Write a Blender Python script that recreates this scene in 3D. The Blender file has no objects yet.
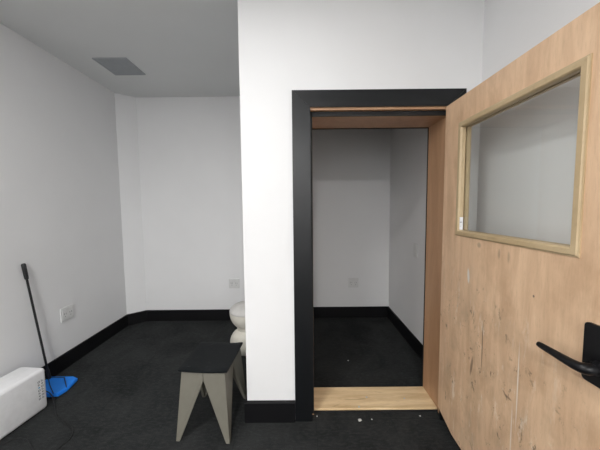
import bpy, bmesh, math, random
from mathutils import Vector, Matrix
random.seed(7)
SC = bpy.context.scene
COL = SC.collection
PI = math.pi

# ------------------------------------------------------------------ helpers
def srgb(r, g, b):
    f = lambda c: (c / 255 / 12.92) if c / 255 <= .04045 else ((c / 255 + .055) / 1.055) ** 2.4
    return (f(r), f(g), f(b), 1)

def add_box(bm, lo, hi, bevel=0, seg=2, mat=None):
    vs = [bm.verts.new((x, y, z)) for x in (lo[0], hi[0]) for y in (lo[1], hi[1]) for z in (lo[2], hi[2])]
    fs = [bm.faces.new([vs[i] for i in f]) for f in
          ((0, 1, 3, 2), (4, 6, 7, 5), (0, 4, 5, 1), (2, 3, 7, 6), (0, 2, 6, 4), (1, 5, 7, 3))]
    if bevel:
        es = list({e for f in fs for e in f.edges})
        r = bmesh.ops.bevel(bm, geom=es, offset=bevel, segments=seg, affect='EDGES', profile=.5)
        vs = list({v for v in r['verts']} | {v for v in vs if v.is_valid})
    if mat is not None:
        bmesh.ops.transform(bm, matrix=mat, verts=[v for v in vs if v.is_valid])
    return vs

def add_prism(bm, pts, thick):
    """closed polygon pts (list of Vector), extruded along vector thick"""
    a = [bm.verts.new(p) for p in pts]
    b = [bm.verts.new(Vector(p) + Vector(thick)) for p in pts]
    bm.faces.new(a); bm.faces.new(b[::-1])
    n = len(pts)
    for i in range(n):
        bm.faces.new((a[i], b[i], b[(i + 1) % n], a[(i + 1) % n]))

def add_tube(bm, pts, rad, seg=12, caps=True):
    pts = [Vector(p) for p in pts]
    rads = rad if isinstance(rad, (list, tuple)) else [rad] * len(pts)
    rings = []
    up = Vector((0, 0, 1))
    prev = None
    for i, p in enumerate(pts):
        t = (pts[min(i + 1, len(pts) - 1)] - pts[max(i - 1, 0)]).normalized()
        if prev is None:
            s = t.cross(up)
            if s.length < .1: s = t.cross(Vector((0, 1, 0)))
        else:
            s = prev - t * prev.dot(t)
        s.normalize(); prev = s
        u = s.cross(t)
        rings.append([bm.verts.new(p + (s * math.cos(2 * PI * k / seg) + u * math.sin(2 * PI * k / seg)) * rads[i]) for k in range(seg)])
    for a, b in zip(rings, rings[1:]):
        for k in range(seg):
            bm.faces.new((a[k], a[(k + 1) % seg], b[(k + 1) % seg], b[k]))
    if caps:
        bm.faces.new(rings[0][::-1]); bm.faces.new(rings[-1])

def add_lathe(bm, prof, c=(0, 0, 0), seg=64):
    rings = []
    for r, z in prof:
        rings.append([bm.verts.new((c[0] + r * math.cos(2 * PI * k / seg), c[1] + r * math.sin(2 * PI * k / seg), c[2] + z)) for k in range(seg)])
    for a, b in zip(rings, rings[1:]):
        for k in range(seg):
            bm.faces.new((a[k], a[(k + 1) % seg], b[(k + 1) % seg], b[k]))
    bm.faces.new(rings[0][::-1]); bm.faces.new(rings[-1])

def spline(pts, n=8):
    P = [Vector(p) for p in pts]
    P = [P[0] * 2 - P[1]] + P + [P[-1] * 2 - P[-2]]
    out = []
    for i in range(1, len(P) - 2):
        for k in range(n):
            t = k / n
            a, b, c, d = P[i - 1], P[i], P[i + 1], P[i + 2]
            out.append(.5 * ((2 * b) + (c - a) * t + (2 * a - 5 * b + 4 * c - d) * t * t + (3 * b - a - 3 * c + d) * t ** 3))
    out.append(P[-2])
    return out

def obj(name, bm, mat, parent=None, smooth=False, loc=(0, 0, 0), rz=0):
    bmesh.ops.recalc_face_normals(bm, faces=bm.faces)
    me = bpy.data.meshes.new(name); bm.to_mesh(me); bm.free()
    me.materials.append(mat)
    if smooth:
        for p in me.polygons: p.use_smooth = True
        try: me.set_sharp_from_angle(angle=math.radians(40))
        except Exception: pass
    o = bpy.data.objects.new(name, me); COL.objects.link(o)
    o.location = loc; o.rotation_euler = (0, 0, rz)
    if parent: o.parent = parent
    return o

def tag(o, label, cat=None, group=None, kind=None):
    o['label'] = label
    if cat: o['category'] = cat
    if group: o['group'] = group
    if kind: o['kind'] = kind
    return o

def empty(name, loc=(0, 0, 0), rz=0):
    o = bpy.data.objects.new(name, None); COL.objects.link(o)
    o.location = loc; o.rotation_euler = (0, 0, rz); o.empty_display_size = .1
    return o

# ------------------------------------------------------------------ materials
class NT:
    def __init__(s, name):
        s.m = bpy.data.materials.new(name); s.m.use_nodes = True
        s.t = s.m.node_tree; s.b = s.t.nodes['Principled BSDF']
        s.tc = s.t.nodes.new('ShaderNodeTexCoord')
    def n(s, kind, **kw):
        x = s.t.nodes.new(kind)
        for k, v in kw.items(): setattr(x, k, v)
        return x
    def l(s, a, b): s.t.links.new(a, b)
    def noise(s, scale, detail=4, rough=.55, vec_scale=(1, 1, 1), loc=(0, 0, 0), dist=0):
        mp = s.n('ShaderNodeMapping'); mp.inputs['Scale'].default_value = vec_scale; mp.inputs['Location'].default_value = loc
        s.l(s.tc.outputs['Object'], mp.inputs['Vector'])
        x = s.n('ShaderNodeTexNoise'); x.inputs['Scale'].default_value = scale; x.inputs['Detail'].default_value = detail
        x.inputs['Roughness'].default_value = rough; x.inputs['Distortion'].default_value = dist
        s.l(mp.outputs[0], x.inputs['Vector']); return x.outputs['Fac']
    def ramp(s, fac, stops, interp='LINEAR'):
        r = s.n('ShaderNodeValToRGB'); r.color_ramp.interpolation = interp
        e = r.color_ramp.elements
        while len(e) < len(stops): e.new(.5)
        for i, (p, c) in enumerate(stops):
            e[i].position = p; e[i].color = c if len(c) == 4 else (*c, 1)
        s.l(fac, r.inputs[0]); return r.outputs[0]
    def mix(s, a, b, fac, blend='MIX'):
        x = s.n('ShaderNodeMix', data_type='RGBA', blend_type=blend)
        if hasattr(fac, 'node'): s.l(fac, x.inputs[0])
        else: x.inputs[0].default_value = fac
        for v, i in ((a, 6), (b, 7)):
            if hasattr(v, 'node'): s.l(v, x.inputs[i])
            else: x.inputs[i].default_value = v
        return x.outputs[2]
    def math(s, op, a, b=None, c=None, clamp=False):
        x = s.n('ShaderNodeMath', operation=op); x.use_clamp = clamp
        for i, v in enumerate((a, b, c)):
            if v is None: continue
            if hasattr(v, 'node'): s.l(v, x.inputs[i])
            else: x.inputs[i].default_value = v
        return x.outputs[0]
    def bump(s, h, strength, dist=.01):
        x = s.n('ShaderNodeBump'); x.inputs['Strength'].default_value = strength; x.inputs['Distance'].default_value = dist
        s.l(h, x.inputs['Height']); s.l(x.outputs[0], s.b.inputs['Normal'])
    def xyz(s):
        x = s.n('ShaderNodeSeparateXYZ'); s.l(s.tc.outputs['Object'], x.inputs[0]); return x.outputs
    def base(s, v):
        if hasattr(v, 'node'): s.l(v, s.b.inputs['Base Color'])
        else: s.b.inputs['Base Color'].default_value = v
    def rough(s, v):
        if hasattr(v, 'node'): s.l(v, s.b.inputs['Roughness'])
        else: s.b.inputs['Roughness'].default_value = v

def paint(name, col, rough=.6, bump=.15, var=.03):
    m = NT(name)
    c2 = tuple(c * (1 - var) for c in col[:3]) + (1,)
    m.base(m.ramp(m.noise(1.7, 3), [(.35, c2), (.7, col)]))
    m.rough(rough)
    m.b.inputs['Specular IOR Level'].default_value = .3
    m.bump(m.noise(140, 2, .6), bump, .002)
    return m.m

def plain(name, col, rough=.5, metal=0, bump=0, bscale=200, spec=.5):
    m = NT(name)
    c2 = tuple(c * .93 for c in col[:3]) + (1,)
    m.base(m.ramp(m.noise(22, 3), [(.35, c2), (.7, col)]))
    m.rough(rough); m.b.inputs['Metallic'].default_value = metal
    m.b.inputs['Specular IOR Level'].default_value = spec
    if bump: m.bump(m.noise(bscale, 2), bump, .002)
    return m.m

M = {}
M['wall'] = paint('white_wall_paint', (.81, .808, .81, 1), .8)
M['ceil'] = paint('ceiling_paint', (.76, .77, .765, 1), .85)
M['black_trim'] = plain('black_satin_paint', (.006, .0068, .008, 1), .36, bump=.05, bscale=60, spec=.38)
M['base'] = plain('black_vinyl_base', (.005, .005, .006, 1), .55, bump=.05, bscale=60, spec=.2)
M['seal'] = plain('black_rubber_seal', (.008, .008, .009, 1), .7)
M['socket'] = plain('white_socket_plastic', (.72, .72, .71, 1), .35)
M['slot'] = plain('socket_slot_dark', (.12, .12, .12, 1), .6)
M['box'] = plain('white_appliance_plastic', (.86, .86, .87, 1), .3)
M['ink'] = plain('dark_print', (.20, .21, .22, 1), .5)
M['cyan'] = plain('cyan_print', (.05, .35, .6, 1), .5)
M['rubber'] = plain('black_rubber', (.012, .012, .013, 1), .45)
M['blue'] = plain('blue_mop_pad', (.012, .235, .86, 1), .7, bump=.6, bscale=260)
M['handle'] = plain('black_powder_coat', (.006, .006, .007, 1), .36, spec=.3)
M['stool_leg'] = plain('taupe_stool_laminate', (.165, .156, .126, 1), .6, bump=.1)
M['ivory'] = plain('ivory_ceramic', (.72, .69, .61, 1), .5)
M['ivory2'] = plain('ivory_seat_pad', (.58, .565, .54, 1), .7)
M['label'] = plain('white_sticker', (.82, .82, .84, 1), .5)
M['chip'] = plain('white_paint_chip', (.58, .58, .56, 1), .7)
M['vent'] = plain('grey_vent_metal', (.40, .42, .44, 1), .55)
M['lampmetal'] = plain('white_lamp_trim', (.8, .8, .8, 1), .4)

# seat pad: charcoal leatherette with faint pale scratches
m = NT('charcoal_seat_vinyl')
sc = m.ramp(m.noise(9, 5, .7, (1, 3.5, 1), dist=1.5), [(.60, (0, 0, 0, 1)), (.78, (1, 1, 1, 1))])
m.base(m.mix((.0085, .010, .011, 1), (.045, .05, .052, 1), sc)); m.rough(.6); m.bump(m.noise(60, 3), .2, .003)
m.b.inputs['Specular IOR Level'].default_value = .15
M['seat'] = m.m

# carpet
m = NT('charcoal_carpet_tile')
xyz = m.xyz()
big = m.noise(2.6, 5, .62, dist=.6)
mid = m.noise(28, 4, .6, (1, 2.4, 1))
fine = m.noise(330, 2, .6)
c = m.ramp(big, [(.32, (.024, .0255, .0255, 1)), (.66, (.052, .055, .055, 1))])
c = m.mix(c, (.10, .105, .105, 1), m.ramp(mid, [(.46, (0, 0, 0, 1)), (.85, (.55, .55, .55, 1))]))
c = m.mix(c, (.006, .0065, .007, 1), m.ramp(fine, [(.35, (.75, .75, .75, 1)), (.6, (0, 0, 0, 1))]))
lint = m.ramp(m.noise(75, 2, .5, loc=(3, 1, 0)), [(.76, (0, 0, 0, 1)), (.80, (1, 1, 1, 1))])
c = m.mix(c, (.10, .10, .098, 1), m.math('MULTIPLY', lint, .6))
# tile seams every half metre
def seam(comp, off):
    f = m.math('FRACT', m.math('MULTIPLY', m.math('ADD', comp, off), 2.0))
    return m.math('LESS_THAN', m.math('ABSOLUTE', m.math('SUBTRACT', f, .5)), .006)
sm = m.math('MAXIMUM', seam(xyz[0], .16), seam(xyz[1], .07))
c = m.mix(c, (.010, .011, .012, 1), m.math('MULTIPLY', sm, .25))
m.base(c); m.rough(.95); m.b.inputs['Specular IOR Level'].default_value = .12
m.bump(m.math('ADD', fine, m.math('MULTIPLY', mid, .6)), .9, .006)
M['carpet'] = m.m

# birch veneer with scuffs (object space == world here: x across, y along the leaf, z up)
def wood(name, light, dark, scale=(1, 1, 1), rough=.5, scuffs=None):
    m = NT(name)
    g = m.noise(3.2, 5, .6, scale, dist=.7)
    g2 = m.noise(40, 3, .6, scale)
    c = m.ramp(g, [(.30, dark), (.68, light)])
    c = m.mix(c, tuple(v * .72 for v in dark[:3]) + (1,), m.ramp(g2, [(.52, (0, 0, 0, 1)), (.85, (.45, .45, .45, 1))]))
    return m, c
LT, DK = (.80, .56, .365, 1), (.64, .42, .26, 1)
m, c = wood('birch_door_veneer', LT, DK, (1, 6, .7))
xyz = m.xyz()
blot = m.ramp(m.noise(5.5, 4, .6, (1, 1.3, .8), (2, 7, 1)), [(.50, (0, 0, 0, 1)), (.68, (.5, .5, .5, 1))])
c = m.mix(c, (.50, .31, .18, 1), blot)
def ell(y, z, ry, rz, soft=.4, skew=0):
    dy = m.math('DIVIDE', m.math('SUBTRACT', m.math('SUBTRACT', xyz[1], y), m.math('MULTIPLY', m.math('SUBTRACT', xyz[2], z), skew)), ry)
    dz = m.math('DIVIDE', m.math('SUBTRACT', xyz[2], z), rz)
    r = m.math('ADD', m.math('MULTIPLY', dy, dy), m.math('MULTIPLY', dz, dz))
    mr = m.n('ShaderNodeMapRange'); mr.clamp = True
    m.l(r, mr.inputs[0]); mr.inputs[1].default_value = 1 + soft; mr.inputs[2].default_value = 1 - soft
    return mr.outputs[0]
def addc(c, mask, col, k=1.0):
    return m.mix(c, col, m.math('MULTIPLY', mask, k))
# scuffed zone: dark flecks and pale scratches in the lower half of the leaf
zone = m.math('MULTIPLY', ell(1.42, .60, .30, .62, .9), 1.0)
zone2 = ell(1.15, .45, .35, .45, .9)
clus = m.ramp(m.noise(4.5, 3, .6, (1, 1.5, .8), (6, 2, 9)), [(.40, (0, 0, 0, 1)), (.56, (1, 1, 1, 1))])
zz = m.math('MULTIPLY', m.math('MAXIMUM', zone, zone2), clus)
fleck = m.ramp(m.noise(15, 6, .78, (1, 1.7, .9), (5, 3, 2), .35), [(.585, (0, 0, 0, 1)), (.65, (1, 1, 1, 1))])
c = addc(c, m.math('MULTIPLY', fleck, zz), (.09, .065, .045, 1), .85)
pale = m.ramp(m.noise(11, 6, .75, (1, 2.6, .6), (9, 1, 4), .4), [(.57, (0, 0, 0, 1)), (.65, (1, 1, 1, 1))])
c = addc(c, m.math('MULTIPLY', pale, zz), (.86, .76, .62, 1), .7)
tint = m.noise(7, 4, .6, (1, 1, .5), (1, 8, 3))
c = addc(c, m.math('MULTIPLY', m.ramp(tint, [(.45, (0, 0, 0, 1)), (.7, (1, 1, 1, 1))]), zz), (.36, .265, .17, 1), .5)
c = addc(c, ell(1.395, 1.035, .009, .038, .4, .1), (.75, .74, .70, 1), .8)      # pale filler patch
c = addc(c, ell(1.053, .66, .0028, .17, .5), (.80, .74, .64, 1), .8)             # long pale drip
c = addc(c, ell(1.075, .42, .0028, .13, .5), (.80, .74, .64, 1), .7)
c = addc(c, ell(1.27, .72, .003, .12, .5), (.13, .09, .06, 1), .7)
c = addc(c, ell(1.345, .57, .008, .05, .6, -.15), (.11, .08, .06, 1), .6)
c = addc(c, ell(1.10, .58, .018, .006, .6), (.14, .09, .06, 1), .6)
c = addc(c, ell(1.00, 1.06, .004, .005, .5), (.08, .06, .05, 1), .8)
c = addc(c, ell(1.32, 1.21, .012, .012, .8), (.25, .18, .13, 1), .5)
c = addc(c, ell(1.185, 1.19, .006, .02, .8), (.25, .18, .13, 1), .5)
c = addc(c, ell(1.13, 1.185, .006, .022, .8), (.25, .18, .13, 1), .4)
m.base(c); m.rough(.42); m.bump(m.noise(90, 3, .6, (1, 3, .4)), .12, .002)
M['leaf'] = m.m
m, c = wood('jamb_timber', (.55, .33, .19, 1), (.44, .25, .135, 1), (3, 3, .35)); m.base(c); m.rough(.45); M['jamb'] = m.m
m, c = wood('glazing_bead_timber', (.56, .43, .26, 1), (.45, .33, .185, 1), (2, 1, 1)); m.base(c); m.rough(.45); M['bead'] = m.m
m, c = wood('threshold_timber', (.95, .74, .46, 1), (.60, .40, .20, 1), (.5, 5, 2))
xyz = m.xyz()
knot = m.ramp(m.noise(6, 3, .5, (.5, 2.4, 1), (4, 2, 1), 1.5), [(.60, (0, 0, 0, 1)), (.70, (1, 1, 1, 1))])
c = m.mix(c, (.36, .22, .10, 1), m.math('MULTIPLY', knot, .6)); m.base(c); m.rough(.5); M['sill'] = m.m

# glass
g = bpy.data.materials.new('clear_glass'); g.use_nodes = True
b = g.node_tree.nodes['Principled BSDF']
b.inputs['Base Color'].default_value = (.96, .97, .965, 1); b.inputs['Roughness'].default_value = 0
b.inputs['Transmission Weight'].default_value = 1; b.inputs['IOR'].default_value = 1.5
# light passes the thin pane (architectural glass: clear straight-through plus Fresnel mirror)
nt = g.node_tree; out = nt.nodes['Material Output']; nt.nodes.remove(b)
tr = nt.nodes.new('ShaderNodeBsdfTransparent'); tr.inputs[0].default_value = (.97, .98, .975, 1)
gl = nt.nodes.new('ShaderNodeBsdfGlossy'); gl.inputs['Roughness'].default_value = .0
geo = nt.nodes.new('ShaderNodeNewGeometry'); dp = nt.nodes.new('ShaderNodeVectorMath'); dp.operation = 'DOT_PRODUCT'
nt.links.new(geo.outputs['Incoming'], dp.inputs[0]); nt.links.new(geo.outputs['Normal'], dp.inputs[1])
def gm(op, a_, b_=None):
    x = nt.nodes.new('ShaderNodeMath'); x.operation = op
    for i_, v_ in enumerate((a_, b_)):
        if v_ is None: continue
        if hasattr(v_, 'node'): nt.links.new(v_, x.inputs[i_])
        else: x.inputs[i_].default_value = v_
    return x.outputs[0]
# Schlick reflectance, the same from both sides of the pane
fr_out = gm('ADD', .045, gm('MULTIPLY', .955, gm('POWER', gm('SUBTRACT', 1.0, gm('ABSOLUTE', dp.outputs['Value'])), 5.0)))
mx = nt.nodes.new('ShaderNodeMixShader')
nt.links.new(fr_out, mx.inputs[0]); nt.links.new(tr.outputs[0], mx.inputs[1]); nt.links.new(gl.outputs[0], mx.inputs[2])
nt.links.new(mx.outputs[0], out.inputs[0])
M['glass'] = g
# lamp diffuser
e = bpy.data.materials.new('lamp_diffuser'); e.use_nodes = True
eb = e.node_tree.nodes['Principled BSDF']; eb.inputs['Base Color'].default_value = (.9, .9, .9, 1)
eb.inputs['Emission Color'].default_value = (1, .98, .95, 1); eb.inputs['Emission Strength'].default_value = 6
M['diffuser'] = e

# ------------------------------------------------------------------ dimensions (metres)
XL, XR, XD = -2.099, 1.109, -.362       # left wall, right wall, nook side of the partition
YF, YW = 1.664, 1.679                   # casing face, doorway wall face
YB, YCB, YREAR = 3.261, 3.315, -4.4
ZC = 2.72
XF0, XF1, ZT, ZI = -.045, .066, 2.112, 2.0114
YJ = 1.955
HB = .1365; TB = .014

def struct(name, bm, mat, label, cat, parent=None):
    o = obj(name, bm, mat, parent)
    if parent is None: tag(o, label, cat, kind='structure')
    return o

# ------------------------------------------------------------------ room shell
bm = bmesh.new(); add_box(bm, (XL - .12, YREAR - .12, -.1), (XR + .12, YCB + .12, 0))
struct('floor', bm, M['carpet'], 'charcoal carpet tile floor running from the room into the nook and closet', 'floor')
bm = bmesh.new(); add_box(bm, (XL - .12, YREAR - .12, ZC), (XR + .12, YCB + .12, ZC + .1))
struct('ceiling', bm, M['ceil'], 'flat grey-white painted ceiling above the nook', 'ceiling')
bm = bmesh.new(); add_box(bm, (XL - .12, YREAR, 0), (XL, YB + .12, ZC))
struct('wall_left', bm, M['wall'], 'long plain white wall on the left with one socket', 'wall')
bm = bmesh.new(); add_box(bm, (XR, YREAR, 0), (XR + .12, YCB + .12, ZC))
struct('wall_right', bm, M['wall'], 'white wall behind the open door and along the closet side', 'wall')
bm = bmesh.new(); add_box(bm, (XL, YB, 0), (XD, YB + .12, ZC))
struct('wall_back', bm, M['wall'], 'white end wall of the nook left of the doorway', 'wall')
bm = bmesh.new(); add_box(bm, (XD, YCB, 0), (XR, YCB + .12, ZC))
struct('wall_closet', bm, M['wall'], 'white end wall inside the dim closet seen through the doorway', 'wall')
bm = bmesh.new(); add_box(bm, (XL - .12, YREAR - .12, 0), (XR + .12, YREAR, ZC))
struct('wall_rear', bm, M['wall'], 'white wall behind the viewer', 'wall')
# boxed-out corner of the nook
bm = bmesh.new()
add_prism(bm, [Vector((XL, 3.129, 0)), Vector((-1.934, YB, 0)), Vector((XL, YB, 0))], (0, 0, ZC))
struct('wall_corner', bm, M['wall'], 'narrow angled white wall strip in the far left corner', 'wall')
# partition between nook and closet
bm = bmesh.new(); add_box(bm, (XD, YJ, 0), (-.01, YCB, ZC))
struct('wall_partition', bm, M['wall'], 'thick white partition between nook and closet', 'wall')
# doorway wall
bm = bmesh.new()
add_prism(bm, [Vector(p) for p in ((XD, YW, 0), (.03, YW, 0), (.03, YW, 2.05), (.965, YW, 2.05), (.965, YW, 0), (XR, YW, 0), (XR, YW, ZC), (XD, YW, ZC))], (0, YJ - YW, 0))
struct('wall_doorway', bm, M['wall'], 'bright white wall holding the black-framed doorway', 'wall')

# baseboards (black)
def board(name, p, q, label, th=TB):
    """p->q along the wall foot; the board stands on the left-hand side of p->q"""
    p = Vector((p[0], p[1], 0)); q = Vector((q[0], q[1], 0))
    d = (q - p).normalized(); n = Vector((-d.y, d.x, 0))
    bm = bmesh.new()
    prof = [(0, 0), (th, 0), (th, HB - .004), (th - .005, HB), (0, HB)]
    a = [bm.verts.new(p + n * u + Vector((0, 0, w))) for u, w in prof]
    b_ = [bm.verts.new(q + n * u + Vector((0, 0, w))) for u, w in prof]
    bm.faces.new(a); bm.faces.new(b_[::-1])
    for i in range(len(prof)):
        bm.faces.new((a[i], b_[i], b_[(i + 1) % len(prof)], a[(i + 1) % len(prof)]))
    struct(name, bm, M['base'], label, 'baseboard')
board('baseboard_left', (XL, 3.129), (XL, YREAR + .002), 'black baseboard along the foot of the long left wall')
bpy.data.objects['baseboard_left'].location = (0, 0, 0)
board('baseboard_corner', (-1.934, YB), (XL, 3.129), 'short black baseboard piece on the angled corner strip')
board('baseboard_back', (XD - .002, YB), (-1.934, YB), 'black baseboard along the end wall of the nook')
board('baseboard_partition', (XD, YW), (XD, YB - .016), 'black baseboard on the nook side of the partition')
board('baseboard_doorway', (XF0 - .001, YW), (XD - TB, YW), 'short black baseboard between wall edge and door casing', th=.024)
board('baseboard_closet', (XR - .016, YCB), (.005, YCB), 'black baseboard along the end wall inside the closet')
board('baseboard_right', (XR, YJ + .03), (XR, YCB), 'black baseboard on the right-hand closet wall')
bpy.data.objects['baseboard_right'].data.transform(Matrix.Translation((0, 0, 0)))
board('baseboard_door', (XR, YREAR + .002), (XR, YW - .018), 'black baseboard on the wall behind the open door')

# ------------------------------------------------------------------ doorway trim
XC1, XC2 = .905, 1.01      # right casing
t = empty('trim_1', (.48, YF, 0)); tag(t, 'matte black flat casing with mitred corners around the doorway', 'door casing', kind='structure')
def off(bm, root):
    bmesh.ops.translate(bm, verts=bm.verts, vec=-Vector(root.location)); return bm
bm = bmesh.new(); add_prism(bm, [Vector(p) for p in ((XF0, YF, 0), (XF1, YF, 0), (XF1, YF, ZI), (XF0, YF, ZT))], (0, .0145, 0))
obj('side_casing', off(bm, t), M['black_trim'], t)
bm = bmesh.new(); add_prism(bm, [Vector(p) for p in ((XC1, YF, 0), (XC2, YF, 0), (XC2, YF, ZT), (XC1, YF, ZI))], (0, .0145, 0))
obj('side_casing', off(bm, t), M['black_trim'], t)
bm = bmesh.new(); add_prism(bm, [Vector(p) for p in ((XF0 + .0012, YF + .0006, ZT), (XC2 - .0012, YF + .0006, ZT), (XC1, YF + .0006, ZI + .0012), (XF1, YF + .0006, ZI + .0012))], (0, .0139, 0))
obj('head_casing', off(bm, t), M['black_trim'], t)

t = empty('trim_2', (.48, YW, 0)); tag(t, 'brown timber door lining with black seal inside the doorway', 'door frame', kind='structure')
JL, JR, JH = .080, .928, 1.968
bm = bmesh.new()
add_box(bm, (.03, YW + .001, 0), (JL - .016, 1.72, 2.05)); add_box(bm, (.03, 1.72, 0), (JL, YJ + .006, 2.05))
obj('side_lining', off(bm, t), M['jamb'], t)
bm = bmesh.new()
add_box(bm, (JR + .02, YW + .001, 0), (.965, 1.72, 2.05)); add_box(bm, (JR, 1.72, 0), (.965, YJ + .006, 2.05))
obj('side_lining', off(bm, t), M['jamb'], t)
bm = bmesh.new()
add_box(bm, (JL - .016, YW + .001, 1.998), (JR + .02, 1.72, 2.05)); add_box(bm, (JL, 1.72, JH), (JR, YJ + .006, 2.05))
obj('head_lining', off(bm, t), M['jamb'], t)
bm = bmesh.new()
add_box(bm, (JL - .014, 1.706, JH + .002), (JR + .01, 1.7205, 1.9985))
add_box(bm, (JL - .0165, 1.706, .02), (JL - .001, 1.7205, 1.998))
add_box(bm, (JR + .002, 1.706, .02), (JR + .021, 1.7205, 1.998))
obj('rubber_seal', off(bm, t), M['seal'], t)
bm = bmesh.new()
add_box(bm, (JL, YJ + .0061, JH - .006), (JR, YJ + .012, JH + .03))
add_box(bm, (JR - .005, YJ + .0061, .03), (JR + .02, YJ + .012, JH))
obj('edge_strip', off(bm, t), M['seal'], t)

t3 = empty('trim_3', (.49, 1.85, 0)); tag(t3, 'pale pine threshold board across the foot of the doorway', 'threshold', kind='structure')
bm = bmesh.new(); add_box(bm, (JL + .0005, 1.742, .012), (JR - .0005, YJ + .004, .026), bevel=.002)
obj('threshold_board', off(bm, t3), M['sill'], t3)
bm = bmesh.new(); add_box(bm, (JL + .0005, 1.738, .0), (JR - .0005, YJ - .01, .0119))
obj('bottom_packer', off(bm, t3), M['seal'], t3)

# ------------------------------------------------------------------ door leaf (open 90 degrees, standing along y)
LX, LTK = .888, .044
Y0, Y1, LZ = .70, 1.662, 2.003
D = empty('door_1', (LX, Y1, 0)); tag(D, 'scuffed birch-faced door standing open, with window and black lever', 'door', kind='structure')
WY0, WY1, WZ0, WZ1 = .859, 1.500, 1.257, 1.846
bm = bmesh.new()
def face_poly(x):
    return None
# leaf as four pieces around the opening, welded look (coplanar faces)
out_pts = [(Y0, .03), (1.50, .045), (Y1, .098), (Y1, LZ), (Y0, LZ)]
inn = [(WY0, WZ0), (WY1, WZ0), (WY1, WZ1), (WY0, WZ1)]
def ring(x):
    o_ = [bm.verts.new((x, y, z)) for y, z in out_pts]
    i_ = [bm.verts.new((x, y, z)) for y, z in inn]
    return o_, i_
oa, ia = ring(LX); ob, ib = ring(LX + LTK)
def faces(o_, i_):
    return [bm.faces.new((o_[0], o_[1], i_[1], i_[0])), bm.faces.new((o_[1], o_[2], i_[1])), bm.faces.new((o_[2], o_[3], i_[2], i_[1])),
            bm.faces.new((o_[3], o_[4], i_[3], i_[2])), bm.faces.new((o_[4], o_[0], i_[0], i_[3]))]
faces(oa, ia); faces(ob, ib)
for A, B in ((oa, ob), (ia, ib)):
    n = len(A)
    for k in range(n): bm.faces.new((A[k], B[k], B[(k + 1) % n], A[(k + 1) % n]))
# texture space: world coordinates -> keep mesh in world, parent offset handled by inverse
def child(name, bm, mat, parent, smooth=False, root=D):
    """mesh given in world coords; keep object origin at world origin so textures read world space"""
    o = obj(name, bm, mat, None, smooth)
    o.parent = parent
    mw = Matrix.Translation(-Vector(root.location))
    o.matrix_parent_inverse = mw if parent is root else Matrix.Identity(4)
    return o
leaf = child('door_leaf', bm, M['leaf'], D)
# glazing bead: profile swept with mitres around the opening, on both faces
def bead(bm, side, k):
    """k-th side of the frame; side -1 = room face, +1 = wall face"""
    w, pr = .018, .009                       # overlap onto the leaf, projection
    x_face = LX if side < 0 else LX + LTK
    s = side
    inn_off = .017
    # profile (offset outward from the opening edge, x)
    gx = LX + LTK / 2 + s * .0045
    prof = [(w, x_face), (w, x_face + s * pr * .45), (w - .004, x_face + s * pr * .55), (w - .007, x_face + s * pr),
            (-.006, x_face + s * pr), (-.010, x_face + s * pr * .6), (-.013, x_face), (-.013, gx), (0.0, gx), (0.0, x_face)]
    cs = [(WY0, WZ0, -1, -1), (WY1, WZ0, 1, -1), (WY1, WZ1, 1, 1), (WY0, WZ1, -1, 1)]
    c0, c1 = cs[k], cs[(k + 1) % 4]
    R = []
    for (y, z, sy, sz) in (c0, c1):
        R.append([bm.verts.new((x, y + sy * o_, z + sz * o_)) for o_, x in prof])
    n = len(prof)
    for i in range(n): bm.faces.new((R[0][i], R[0][(i + 1) % n], R[1][(i + 1) % n], R[1][i]))
    bm.faces.new(R[0]); bm.faces.new(R[1][::-1])
for side in (-1, 1):
    for k in range(4):
        bm = bmesh.new(); bead(bm, side, k)
        child('glazing_bead', bm, M['bead'], D)
bm = bmesh.new(); gx = LX + LTK / 2
add_box(bm, (gx - .003, WY0 + .001, WZ0 + .001), (gx + .003, WY1 - .001, WZ1 - .001))
child('glass_pane', bm, M['glass'], D)
# handle set
HY, HZ = .759, .962
bm = bmesh.new()
def rrect(y0, z0, y1, z1, r, x):
    out = []
    for cy_, cz_, a0 in ((y1 - r, z1 - r, 0), (y0 + r, z1 - r, 90), (y0 + r, z0 + r, 180), (y1 - r, z0 + r, 270)):
        for q in range(6):
            a_ = math.radians(a0 + 18 * q); out.append(Vector((x, cy_ + r * math.cos(a_), cz_ + r * math.sin(a_))))
    return out
ra = [rrect(HY - .05, HZ - .098, HY + .05, HZ + .086, .013, LX), rrect(HY - .05, HZ - .098, HY + .05, HZ + .086, .013, LX - .007),
      rrect(HY - .048, HZ - .096, HY + .048, HZ + .084, .011, LX - .009)]
ra = [[bm.verts.new(p) for p in q] for q in ra]
for p_, q_ in zip(ra, ra[1:]):
    for k in range(24): bm.faces.new((p_[k], p_[(k + 1) % 24], q_[(k + 1) % 24], q_[k]))
bm.faces.new(ra[0]); bm.faces.new(ra[-1][::-1])
hset = child('door_handle', bm, M['handle'], D, True)
bm = bmesh.new()
add_tube(bm, [(LX - .008, HY, HZ - .038), (LX - .03, HY, HZ - .038)], [.021, .019], 24)
nb = child('handle_neck', bm, M['handle'], hset, True)
bm = bmesh.new()
pts = spline([(LX - .020, HY - .002, HZ - .038), (LX - .044, HY + .002, HZ - .040), (LX - .056, HY + .022, HZ - .041), (LX - .059, HY + .080, HZ - .040), (LX - .061, HY + .144, HZ - .038)], 6)
add_tube(bm, pts, [.017] * 6 + [.017 - .0060 * i / (len(pts) - 10) for i in range(len(pts) - 9)] + [.0105, .0102, .0085], 16)
child('lever', bm, M['handle'], hset, True)
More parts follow.
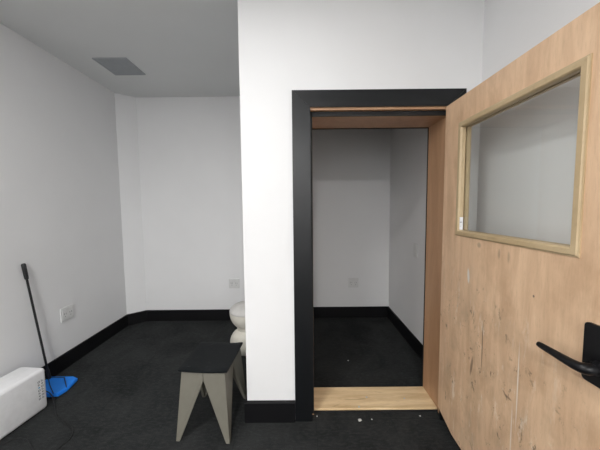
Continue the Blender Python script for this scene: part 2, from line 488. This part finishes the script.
# small white sticker on the glazing reveal
bm = bmesh.new(); add_box(bm, (LX - .001, WY1 - .0145, WZ0 + .016), (LX + .017, WY1 - .0131, WZ0 + .086))
st = child('sticker', bm, M['label'], D); st['label'] = 'small white sticker on the window bead'
bm = bmesh.new(); add_box(bm, (LX + .000, WY1 - .0149, WZ0 + .056), (LX + .010, WY1 - .01455, WZ0 + .060))
add_box(bm, (LX + .000, WY1 - .0149, WZ0 + .035), (LX + .009, WY1 - .01455, WZ0 + .036))
o = obj('printed_mark', bm, M['ink']); o.parent = st

# ------------------------------------------------------------------ sockets, switch, vent
def socket(name, loc, rz, label, cat='socket', w=.13, h=.12, gangs=2):
    """plate facing local -y, origin at plate centre on the wall"""
    r = empty(name, loc, rz)
    tag(r, label, cat)
    bm = bmesh.new(); add_box(bm, (-w / 2, -.009, -h / 2), (w / 2, 0, h / 2), bevel=.003)
    obj('plate', bm, M['socket'], r)
    gw = (w - .02) / gangs
    for g_ in range(gangs):
        cx = -w / 2 + .01 + gw * (g_ + .5)
        bm = bmesh.new(); add_box(bm, (cx - gw / 2 + .002, -.0125, -h / 2 + .014), (cx + gw / 2 - .002, -.0088, h / 2 - .014), bevel=.0015)
        f = obj('rocker' if cat == 'switch' else 'socket_face', bm, M['socket'], r)
        if cat != 'switch':
            bm = bmesh.new()
            for dx, dz in ((-.009, .006), (.009, .006)):
                add_box(bm, (cx + dx - .0018, -.0130, dz - .007), (cx + dx + .0018, -.01245, dz + .006))
            add_box(bm, (cx - .003, -.0130, -.022), (cx + .003, -.01245, -.016))
            obj('slots', bm, M['slot'], f)
    return r
socket('wall_socket', (XL, 2.328, .478), PI / 2, 'white double wall socket low on the long left wall')
socket('wall_socket', (-.828, YB, .467), 0, 'white double wall socket on the nook end wall above the black baseboard')
socket('wall_socket', (.660, YCB, .445), 0, 'white double wall socket inside the closet on its end wall', w=.13)
socket('light_switch', (XR, 2.548, .98), -PI / 2, 'narrow white switch plate on the right-hand closet wall', 'switch', w=.08, h=.135, gangs=1)

v = empty('ceiling_vent', (-1.652, 2.565, ZC)); tag(v, 'square grey ceiling vent near the left wall of the nook', 'vent')
VW = .144
bm = bmesh.new(); add_box(bm, (-VW, -VW, -.006), (VW, VW, 0), bevel=.002); obj('vent_panel', bm, M['vent'], v)
bm = bmesh.new()
add_box(bm, (-VW - .004, -VW - .004, -.009), (VW + .004, -VW + .008, -.001)); add_box(bm, (-VW - .004, VW - .008, -.009), (VW + .004, VW + .004, -.001))
add_box(bm, (-VW - .004, -VW + .008, -.009), (-VW + .008, VW - .008, -.001)); add_box(bm, (VW - .008, -VW + .008, -.009), (VW + .004, VW - .008, -.001))
obj('vent_frame', bm, M['vent'], v)
bm = bmesh.new()
for k in range(13):
    y = -VW + .020 + k * .0214
    add_box(bm, (-VW + .012, y, -.0085), (VW - .012, y + .007, -.0055))
obj('vent_slats', bm, M['vent'], v)

# ------------------------------------------------------------------ low stool with V-cut legs
S = empty('stool', (-.5880, 1.710, 0), math.radians(-3.5))
tag(S, 'low taupe stool with V-shaped legs and black pad, beside the wall end', 'stool')
hx, hy = .134, .162; fx, fy = .165, .198; HS = .413; FT = .022; TH = .016
def corner_leg(sx, sy):
    """folded leg: two tapering plates meeting at a corner edge that splays outward"""
    bm = bmesh.new()
    T0 = Vector((sx * hx, sy * hy, HS)); F0 = Vector((sx * fx, sy * fy, 0))
    # plate parallel to x
    gap = .0012
    Tx = Vector((sx * gap, sy * hy, HS)); Txl = Vector((sx * gap, sy * hy, HS - .052)); Fx = Vector((sx * (fx - FT), sy * fy, 0))
    inw = Vector((0, -sy * TH, 0))
    add_prism(bm, [T0, Tx, Txl, Fx, F0], inw)
    Ty = Vector((sx * hx, sy * gap, HS)); Tyl = Vector((sx * hx, sy * gap, HS - .052)); Fy = Vector((sx * fx, sy * (fy - FT), 0))
    s = Vector((0, -sy * TH, 0))
    add_prism(bm, [T0 + s, Ty, Tyl, Fy, F0 + s], Vector((-sx * TH, 0, 0)))
    return bm
for sx, sy in ((-1, -1), (1, -1), (1, 1), (-1, 1)):
    obj('leg', corner_leg(sx, sy), M['stool_leg'], S)
# seat pad: thin sheet with a slight sag and turned-down lips front and back
bm = bmesh.new()
NX, NY = 18, 18
sxh, syh, tk = .152, .170, .013
grid = {}
for lay in (0, 1):
    for i in range(NX + 1):
        for j in range(NY + 1):
            u = -1 + 2 * i / NX; w = -1 + 2 * j / NY
            x = u * sxh; y = w * syh
            z = HS + .0015 + .007 * u * u + .0015 * w * w + .0022 * (1 + math.sin(5.1 * u + 2.3 * w)) * (1 if lay else 0) + (tk if lay else 0)
            if abs(u) > .93 and lay: z -= .003
            if abs(w) > .93 and lay: z -= .003
            grid[lay, i, j] = bm.verts.new((x, y, z))
for lay in (0, 1):
    for i in range(NX):
        for j in range(NY):
            bm.faces.new([grid[lay, a, b_] for a, b_ in ((i, j), (i + 1, j), (i + 1, j + 1), (i, j + 1))])
for i in range(NX):
    for j in (0, NY): bm.faces.new([grid[0, i, j], grid[0, i + 1, j], grid[1, i + 1, j], grid[1, i, j]])
for j in range(NY):
    for i in (0, NX): bm.faces.new([grid[0, i, j], grid[0, i, j + 1], grid[1, i, j + 1], grid[1, i, j]])
obj('seat', bm, M['seat'], S, True)

# ------------------------------------------------------------------ ivory hourglass stool behind the partition end
P = empty('pedestal_stool', (-.535, 2.50, 0)); tag(P, 'ivory hourglass-shaped round stool half hidden behind the partition wall', 'stool')
prof = []
for k in range(25):          # lower bulb
    a = -PI / 2 * .80 + (PI * .83) * k / 24
    prof.append((.150 * math.cos(a), .127 + .133 * math.sin(a)))
prof = [(.06, 0.0)] + [p for p in prof if p[1] > .004 and p[0] > .075]
low = [p for p in prof]
up = []
for k in range(18):          # upper bowl
    a = -PI / 2 + .62 + (PI / 2 - .62) * k / 17
    up.append((.148 * math.cos(a), .415 + .168 * math.sin(a)))
prof = low + [q for q in up if q[1] > low[-1][1] + .002]
bm = bmesh.new(); add_lathe(bm, prof); obj('body', bm, M['ivory'], P, True)
zt = prof[-1][1]
bm = bmesh.new()
add_lathe(bm, [(.146, zt + .0005), (.149, zt + .006)] + [(.149 * math.cos(a), zt + .010 + .075 * math.sin(a)) for a in [PI / 2 * k / 14 for k in range(14)]] + [(.004, zt + .085)])
obj('cushion', bm, M['ivory2'], P, True)

# ------------------------------------------------------------------ white appliance on the floor, left
A = empty('appliance', (-1.806, 1.812, 0), math.radians(7 - 0))
# local: -x across towards the wall, -y towards the viewer; right far bottom corner at origin
tag(A, 'long white rounded plastic appliance lying on the carpet by the left wall', 'appliance')
rzA = math.radians(-5); A.rotation_euler = (0, 0, rzA)
AW, AL, AH = .195, .62, .30
bm = bmesh.new(); add_box(bm, (-AW, -AL, .005), (0, 0, AH), bevel=.024, seg=5)
obj('casing', bm, M['box'], A, True)
for x in (-AW + .03, -.04):
    for y in (-AL + .05, -.05):
        bm = bmesh.new(); add_tube(bm, [(x, y, 0), (x, y, .012)], .012, 12); obj('foot', bm, M['rubber'], A)
# printed block of little symbols on the long side, near its far end
bm = bmesh.new(); bmc = bmesh.new()
cellw, cellh = .021, .020
for r_ in range(7):
    for c_ in range(2):
        y = -.062 + c_ * cellw; z = .095 + r_ * cellh
        tgt = bmc if (r_, c_) in ((4, 0),) else bm
        lo, hi = (.0, y, z), (.0006, y + .014, z + .013)
        kind_ = (r_ * 2 + c_) % 3
        if kind_ == 0:
            w_ = .003
            add_box(tgt, (0, y, z), (.0006, y + .014, z + w_)); add_box(tgt, (0, y, z + .010), (.0006, y + .014, z + .013))
            add_box(tgt, (0, y, z + w_), (.0006, y + w_, z + .010)); add_box(tgt, (0, y + .011, z + w_), (.0006, y + .014, z + .010))
        elif kind_ == 1:
            for q in range(3): add_box(tgt, (0, y, z + q * .005), (.0006, y + .014 - q * .002, z + q * .005 + .0025))
        else:
            add_box(tgt, (0, y + .002, z + .002), (.0006, y + .012, z + .011))
obj('printed_symbols', bm, M['ink'], A); obj('printed_dot', bmc, M['cyan'], A)
# power cord
inv = (Matrix.Translation(A.location) @ Matrix.Rotation(rzA, 4, 'Z')).inverted()
cp = [(-1.92, 1.80, .10), (-1.92, 1.87, .085), (-1.87, 1.89, .045), (-1.80, 1.845, .012), (-1.75, 1.796, .0035), (-1.661, 1.714, .0035), (-1.568, 1.663, .0035), (-1.478, 1.622, .0035), (-1.429, 1.554, .0035), (-1.429, 1.506, .0035), (-1.441, 1.46, .0035), (-1.47, 1.37, .0035),
      (-1.52, 1.40, .0035), (-1.559, 1.454, .0035), (-1.616, 1.494, .0035), (-1.682, 1.535, .0035), (-1.76, 1.55, .0035), (-1.80, 1.50, .0035)]
bm = bmesh.new(); add_tube(bm, spline([inv @ Vector(p) for p in cp], 8), .0030, 8)
c_ = obj('power_cord', bm, M['seal'], A, True); c_['label'] = 'thin black power cord'

# ------------------------------------------------------------------ floor mop leaning on the wall
MB = Vector((-1.945, 2.03, .0))
Mo = empty('floor_mop', MB); tag(Mo, 'black-handled mop with bright blue flat head leaning on the left wall', 'mop')
bm = bmesh.new()
hp = [(-2.078, 2.112), (-1.885, 2.115), (-1.835, 2.092), (-1.809, 1.965), (-1.825, 1.905), (-1.885, 1.895), (-2.03, 1.93), (-2.078, 1.97)]
add_prism(bm, [Vector((x, y, .010)) - MB for x, y in hp], (0, 0, .022))
es = [e for e in bm.edges if e.verts[0].co.z > .02 and e.verts[1].co.z > .02]
bmesh.ops.bevel(bm, geom=es, offset=.006, segments=2, affect='EDGES')
obj('mop_pad', bm, M['blue'], Mo, True)
bm = bmesh.new()
cx = sum(p[0] for p in hp) / 8; cy = sum(p[1] for p in hp) / 8
add_prism(bm, [Vector((cx + (x - cx) * .98, cy + (y - cy) * .98, 0)) - MB for x, y in hp], (0, 0, .0099))
obj('mop_base', bm, M['rubber'], Mo)
bm = bmesh.new()
w_ = [(-1.86, 1.905, .034), (-1.969, 1.994, .037), (-2.050, 2.070, .037), (-2.058, 2.083, .037), (-2.045, 2.088, .037), (-1.945, 2.087, .037), (-1.932, 2.080, .037), (-1.82, 1.972, .034)]
add_tube(bm, [Vector(p) - MB for p in spline(w_, 5)], .0028, 8)
obj('wire_clip', bm, M['rubber'], Mo, True)
bt, tp = Vector((-2.060, 2.085, .045)), Vector((-2.080, 1.975, 1.003))
gdir = (tp - bt).normalized()
bm = bmesh.new(); add_tube(bm, [bt - MB, tp - MB - gdir * .08], .0078, 16); obj('pole', bm, M['rubber'], Mo, True)
bm = bmesh.new(); L_ = (tp - bt).length
g0 = bt - MB
add_tube(bm, [g0 + gdir * (L_ - a) for a in (.125, .12, .10, .03, .008, 0)], [.0085, .0125, .0135, .0140, .0140, .010], 20)
obj('grip', bm, M['rubber'], Mo, True)
bm = bmesh.new(); add_tube(bm, [bt - MB - Vector((0, 0, .012)), bt - MB + gdir * .07], [.014, .010], 16); obj('pole_joint', bm, M['rubber'], Mo, True)

# ------------------------------------------------------------------ crumbs of plaster and paint
def chip(loc, r, label, flat=.35, grp=None):
    bm = bmesh.new(); bmesh.ops.create_icosphere(bm, subdivisions=2, radius=r)
    for v_ in bm.verts:
        v_.co *= random.uniform(.78, 1.15); v_.co.z *= flat
    zmin = min(v_.co.z for v_ in bm.verts)
    bmesh.ops.translate(bm, verts=bm.verts, vec=(0, 0, -zmin))
    o = obj('plaster_crumb', bm, M['chip'], None, True, loc)
    tag(o, label, 'crumb', 'white crumbs around the threshold')
chip((.379, 1.667, 0), .013, 'largest white plaster crumb on the dark carpet before the threshold')
chip((.460, 1.675, 0), .005, 'small white crumb on the carpet right of the largest crumb')
chip((.100, 1.705, 0), .005, 'tiny white crumb at the foot of the left door casing')
chip((.392, 1.752, .026), .008, 'white crumb sitting on the front edge of the threshold board')
chip((.468, 1.845, .026), .007, 'cream crumb in the middle of the threshold board')
chip((.735, 1.83, .026), .006, 'cream crumb on the threshold board towards its right end', )
chip((.790, 1.70, 0), .006, 'white crumb on the carpet near the foot of the door leaf')
chip((.425, 2.35, 0), .007, 'small white crumb on the closet floor beyond the threshold')

# ------------------------------------------------------------------ ceiling downlights and light
def downlight(x, y, power, label, size=.16, col=(1, .995, .985)):
    r = empty('ceiling_light', (x, y, ZC)); tag(r, label, 'ceiling light')
    bm = bmesh.new(); add_lathe(bm, [(size / 2 + .004, -.003), (size / 2 + .02, -.006), (size / 2 + .022, -.001)], seg=40)
    # open ring: drop caps
    for f in [f for f in bm.faces if len(f.verts) > 4]: bm.faces.remove(f)
    obj('trim_ring', bm, M['lampmetal'], r, True)
    bm = bmesh.new(); add_lathe(bm, [(size / 2 + .004, -.003), (size / 2 + .003, -.001)], seg=40)
    obj('diffuser', bm, M['diffuser'], r)
    L = bpy.data.lights.new('lamp', 'AREA'); L.shape = 'DISK'; L.size = size; L.energy = power; L.color = col
    lo = bpy.data.objects.new('lamp', L); COL.objects.link(lo); lo.parent = r; lo.location = (0, 0, -.008)
downlight(-.45, .60, 6.5, 'round recessed ceiling light in front of the doorway wall')
downlight(-1.40, -.60, 20, 'round recessed ceiling light behind the viewer towards the left wall', size=.2)
downlight(-.25, -3.2, 92, 'added unseen fill light, shaped as a round ceiling light near the wall behind the viewer', size=.36)  # added fill lamp, unseen: evens out the doorway wall and brightens the closet

w = bpy.data.worlds.new('world'); SC.world = w; w.use_nodes = True
w.node_tree.nodes['Background'].inputs[0].default_value = (.5, .52, .55, 1)
w.node_tree.nodes['Background'].inputs[1].default_value = .05

# ------------------------------------------------------------------ camera
f_px, pitch, yaw, roll, H = 267.115, .0688, -.0016, -.0096, 1.41
F = Vector((math.sin(yaw) * math.cos(pitch), math.cos(yaw) * math.cos(pitch), -math.sin(pitch)))
R0 = F.cross(Vector((0, 0, 1))).normalized(); U0 = R0.cross(F)
Rv = R0 * math.cos(roll) + U0 * math.sin(roll); Uv = -R0 * math.sin(roll) + U0 * math.cos(roll)
cd = bpy.data.cameras.new('camera'); cam = bpy.data.objects.new('camera', cd); COL.objects.link(cam)
mat = Matrix((Rv, Uv, -F)).transposed().to_4x4(); mat.translation = Vector((0, 0, H))
cam.matrix_world = mat
cd.sensor_fit = 'HORIZONTAL'; cd.sensor_width = 36; cd.lens = f_px / 600 * 36
cd.clip_start = .02
SC.camera = cam
vs = SC.view_settings
vs.view_transform = 'Standard'; vs.look = 'None'; vs.gamma = 1; vs.exposure = .99; vs.use_curve_mapping = False
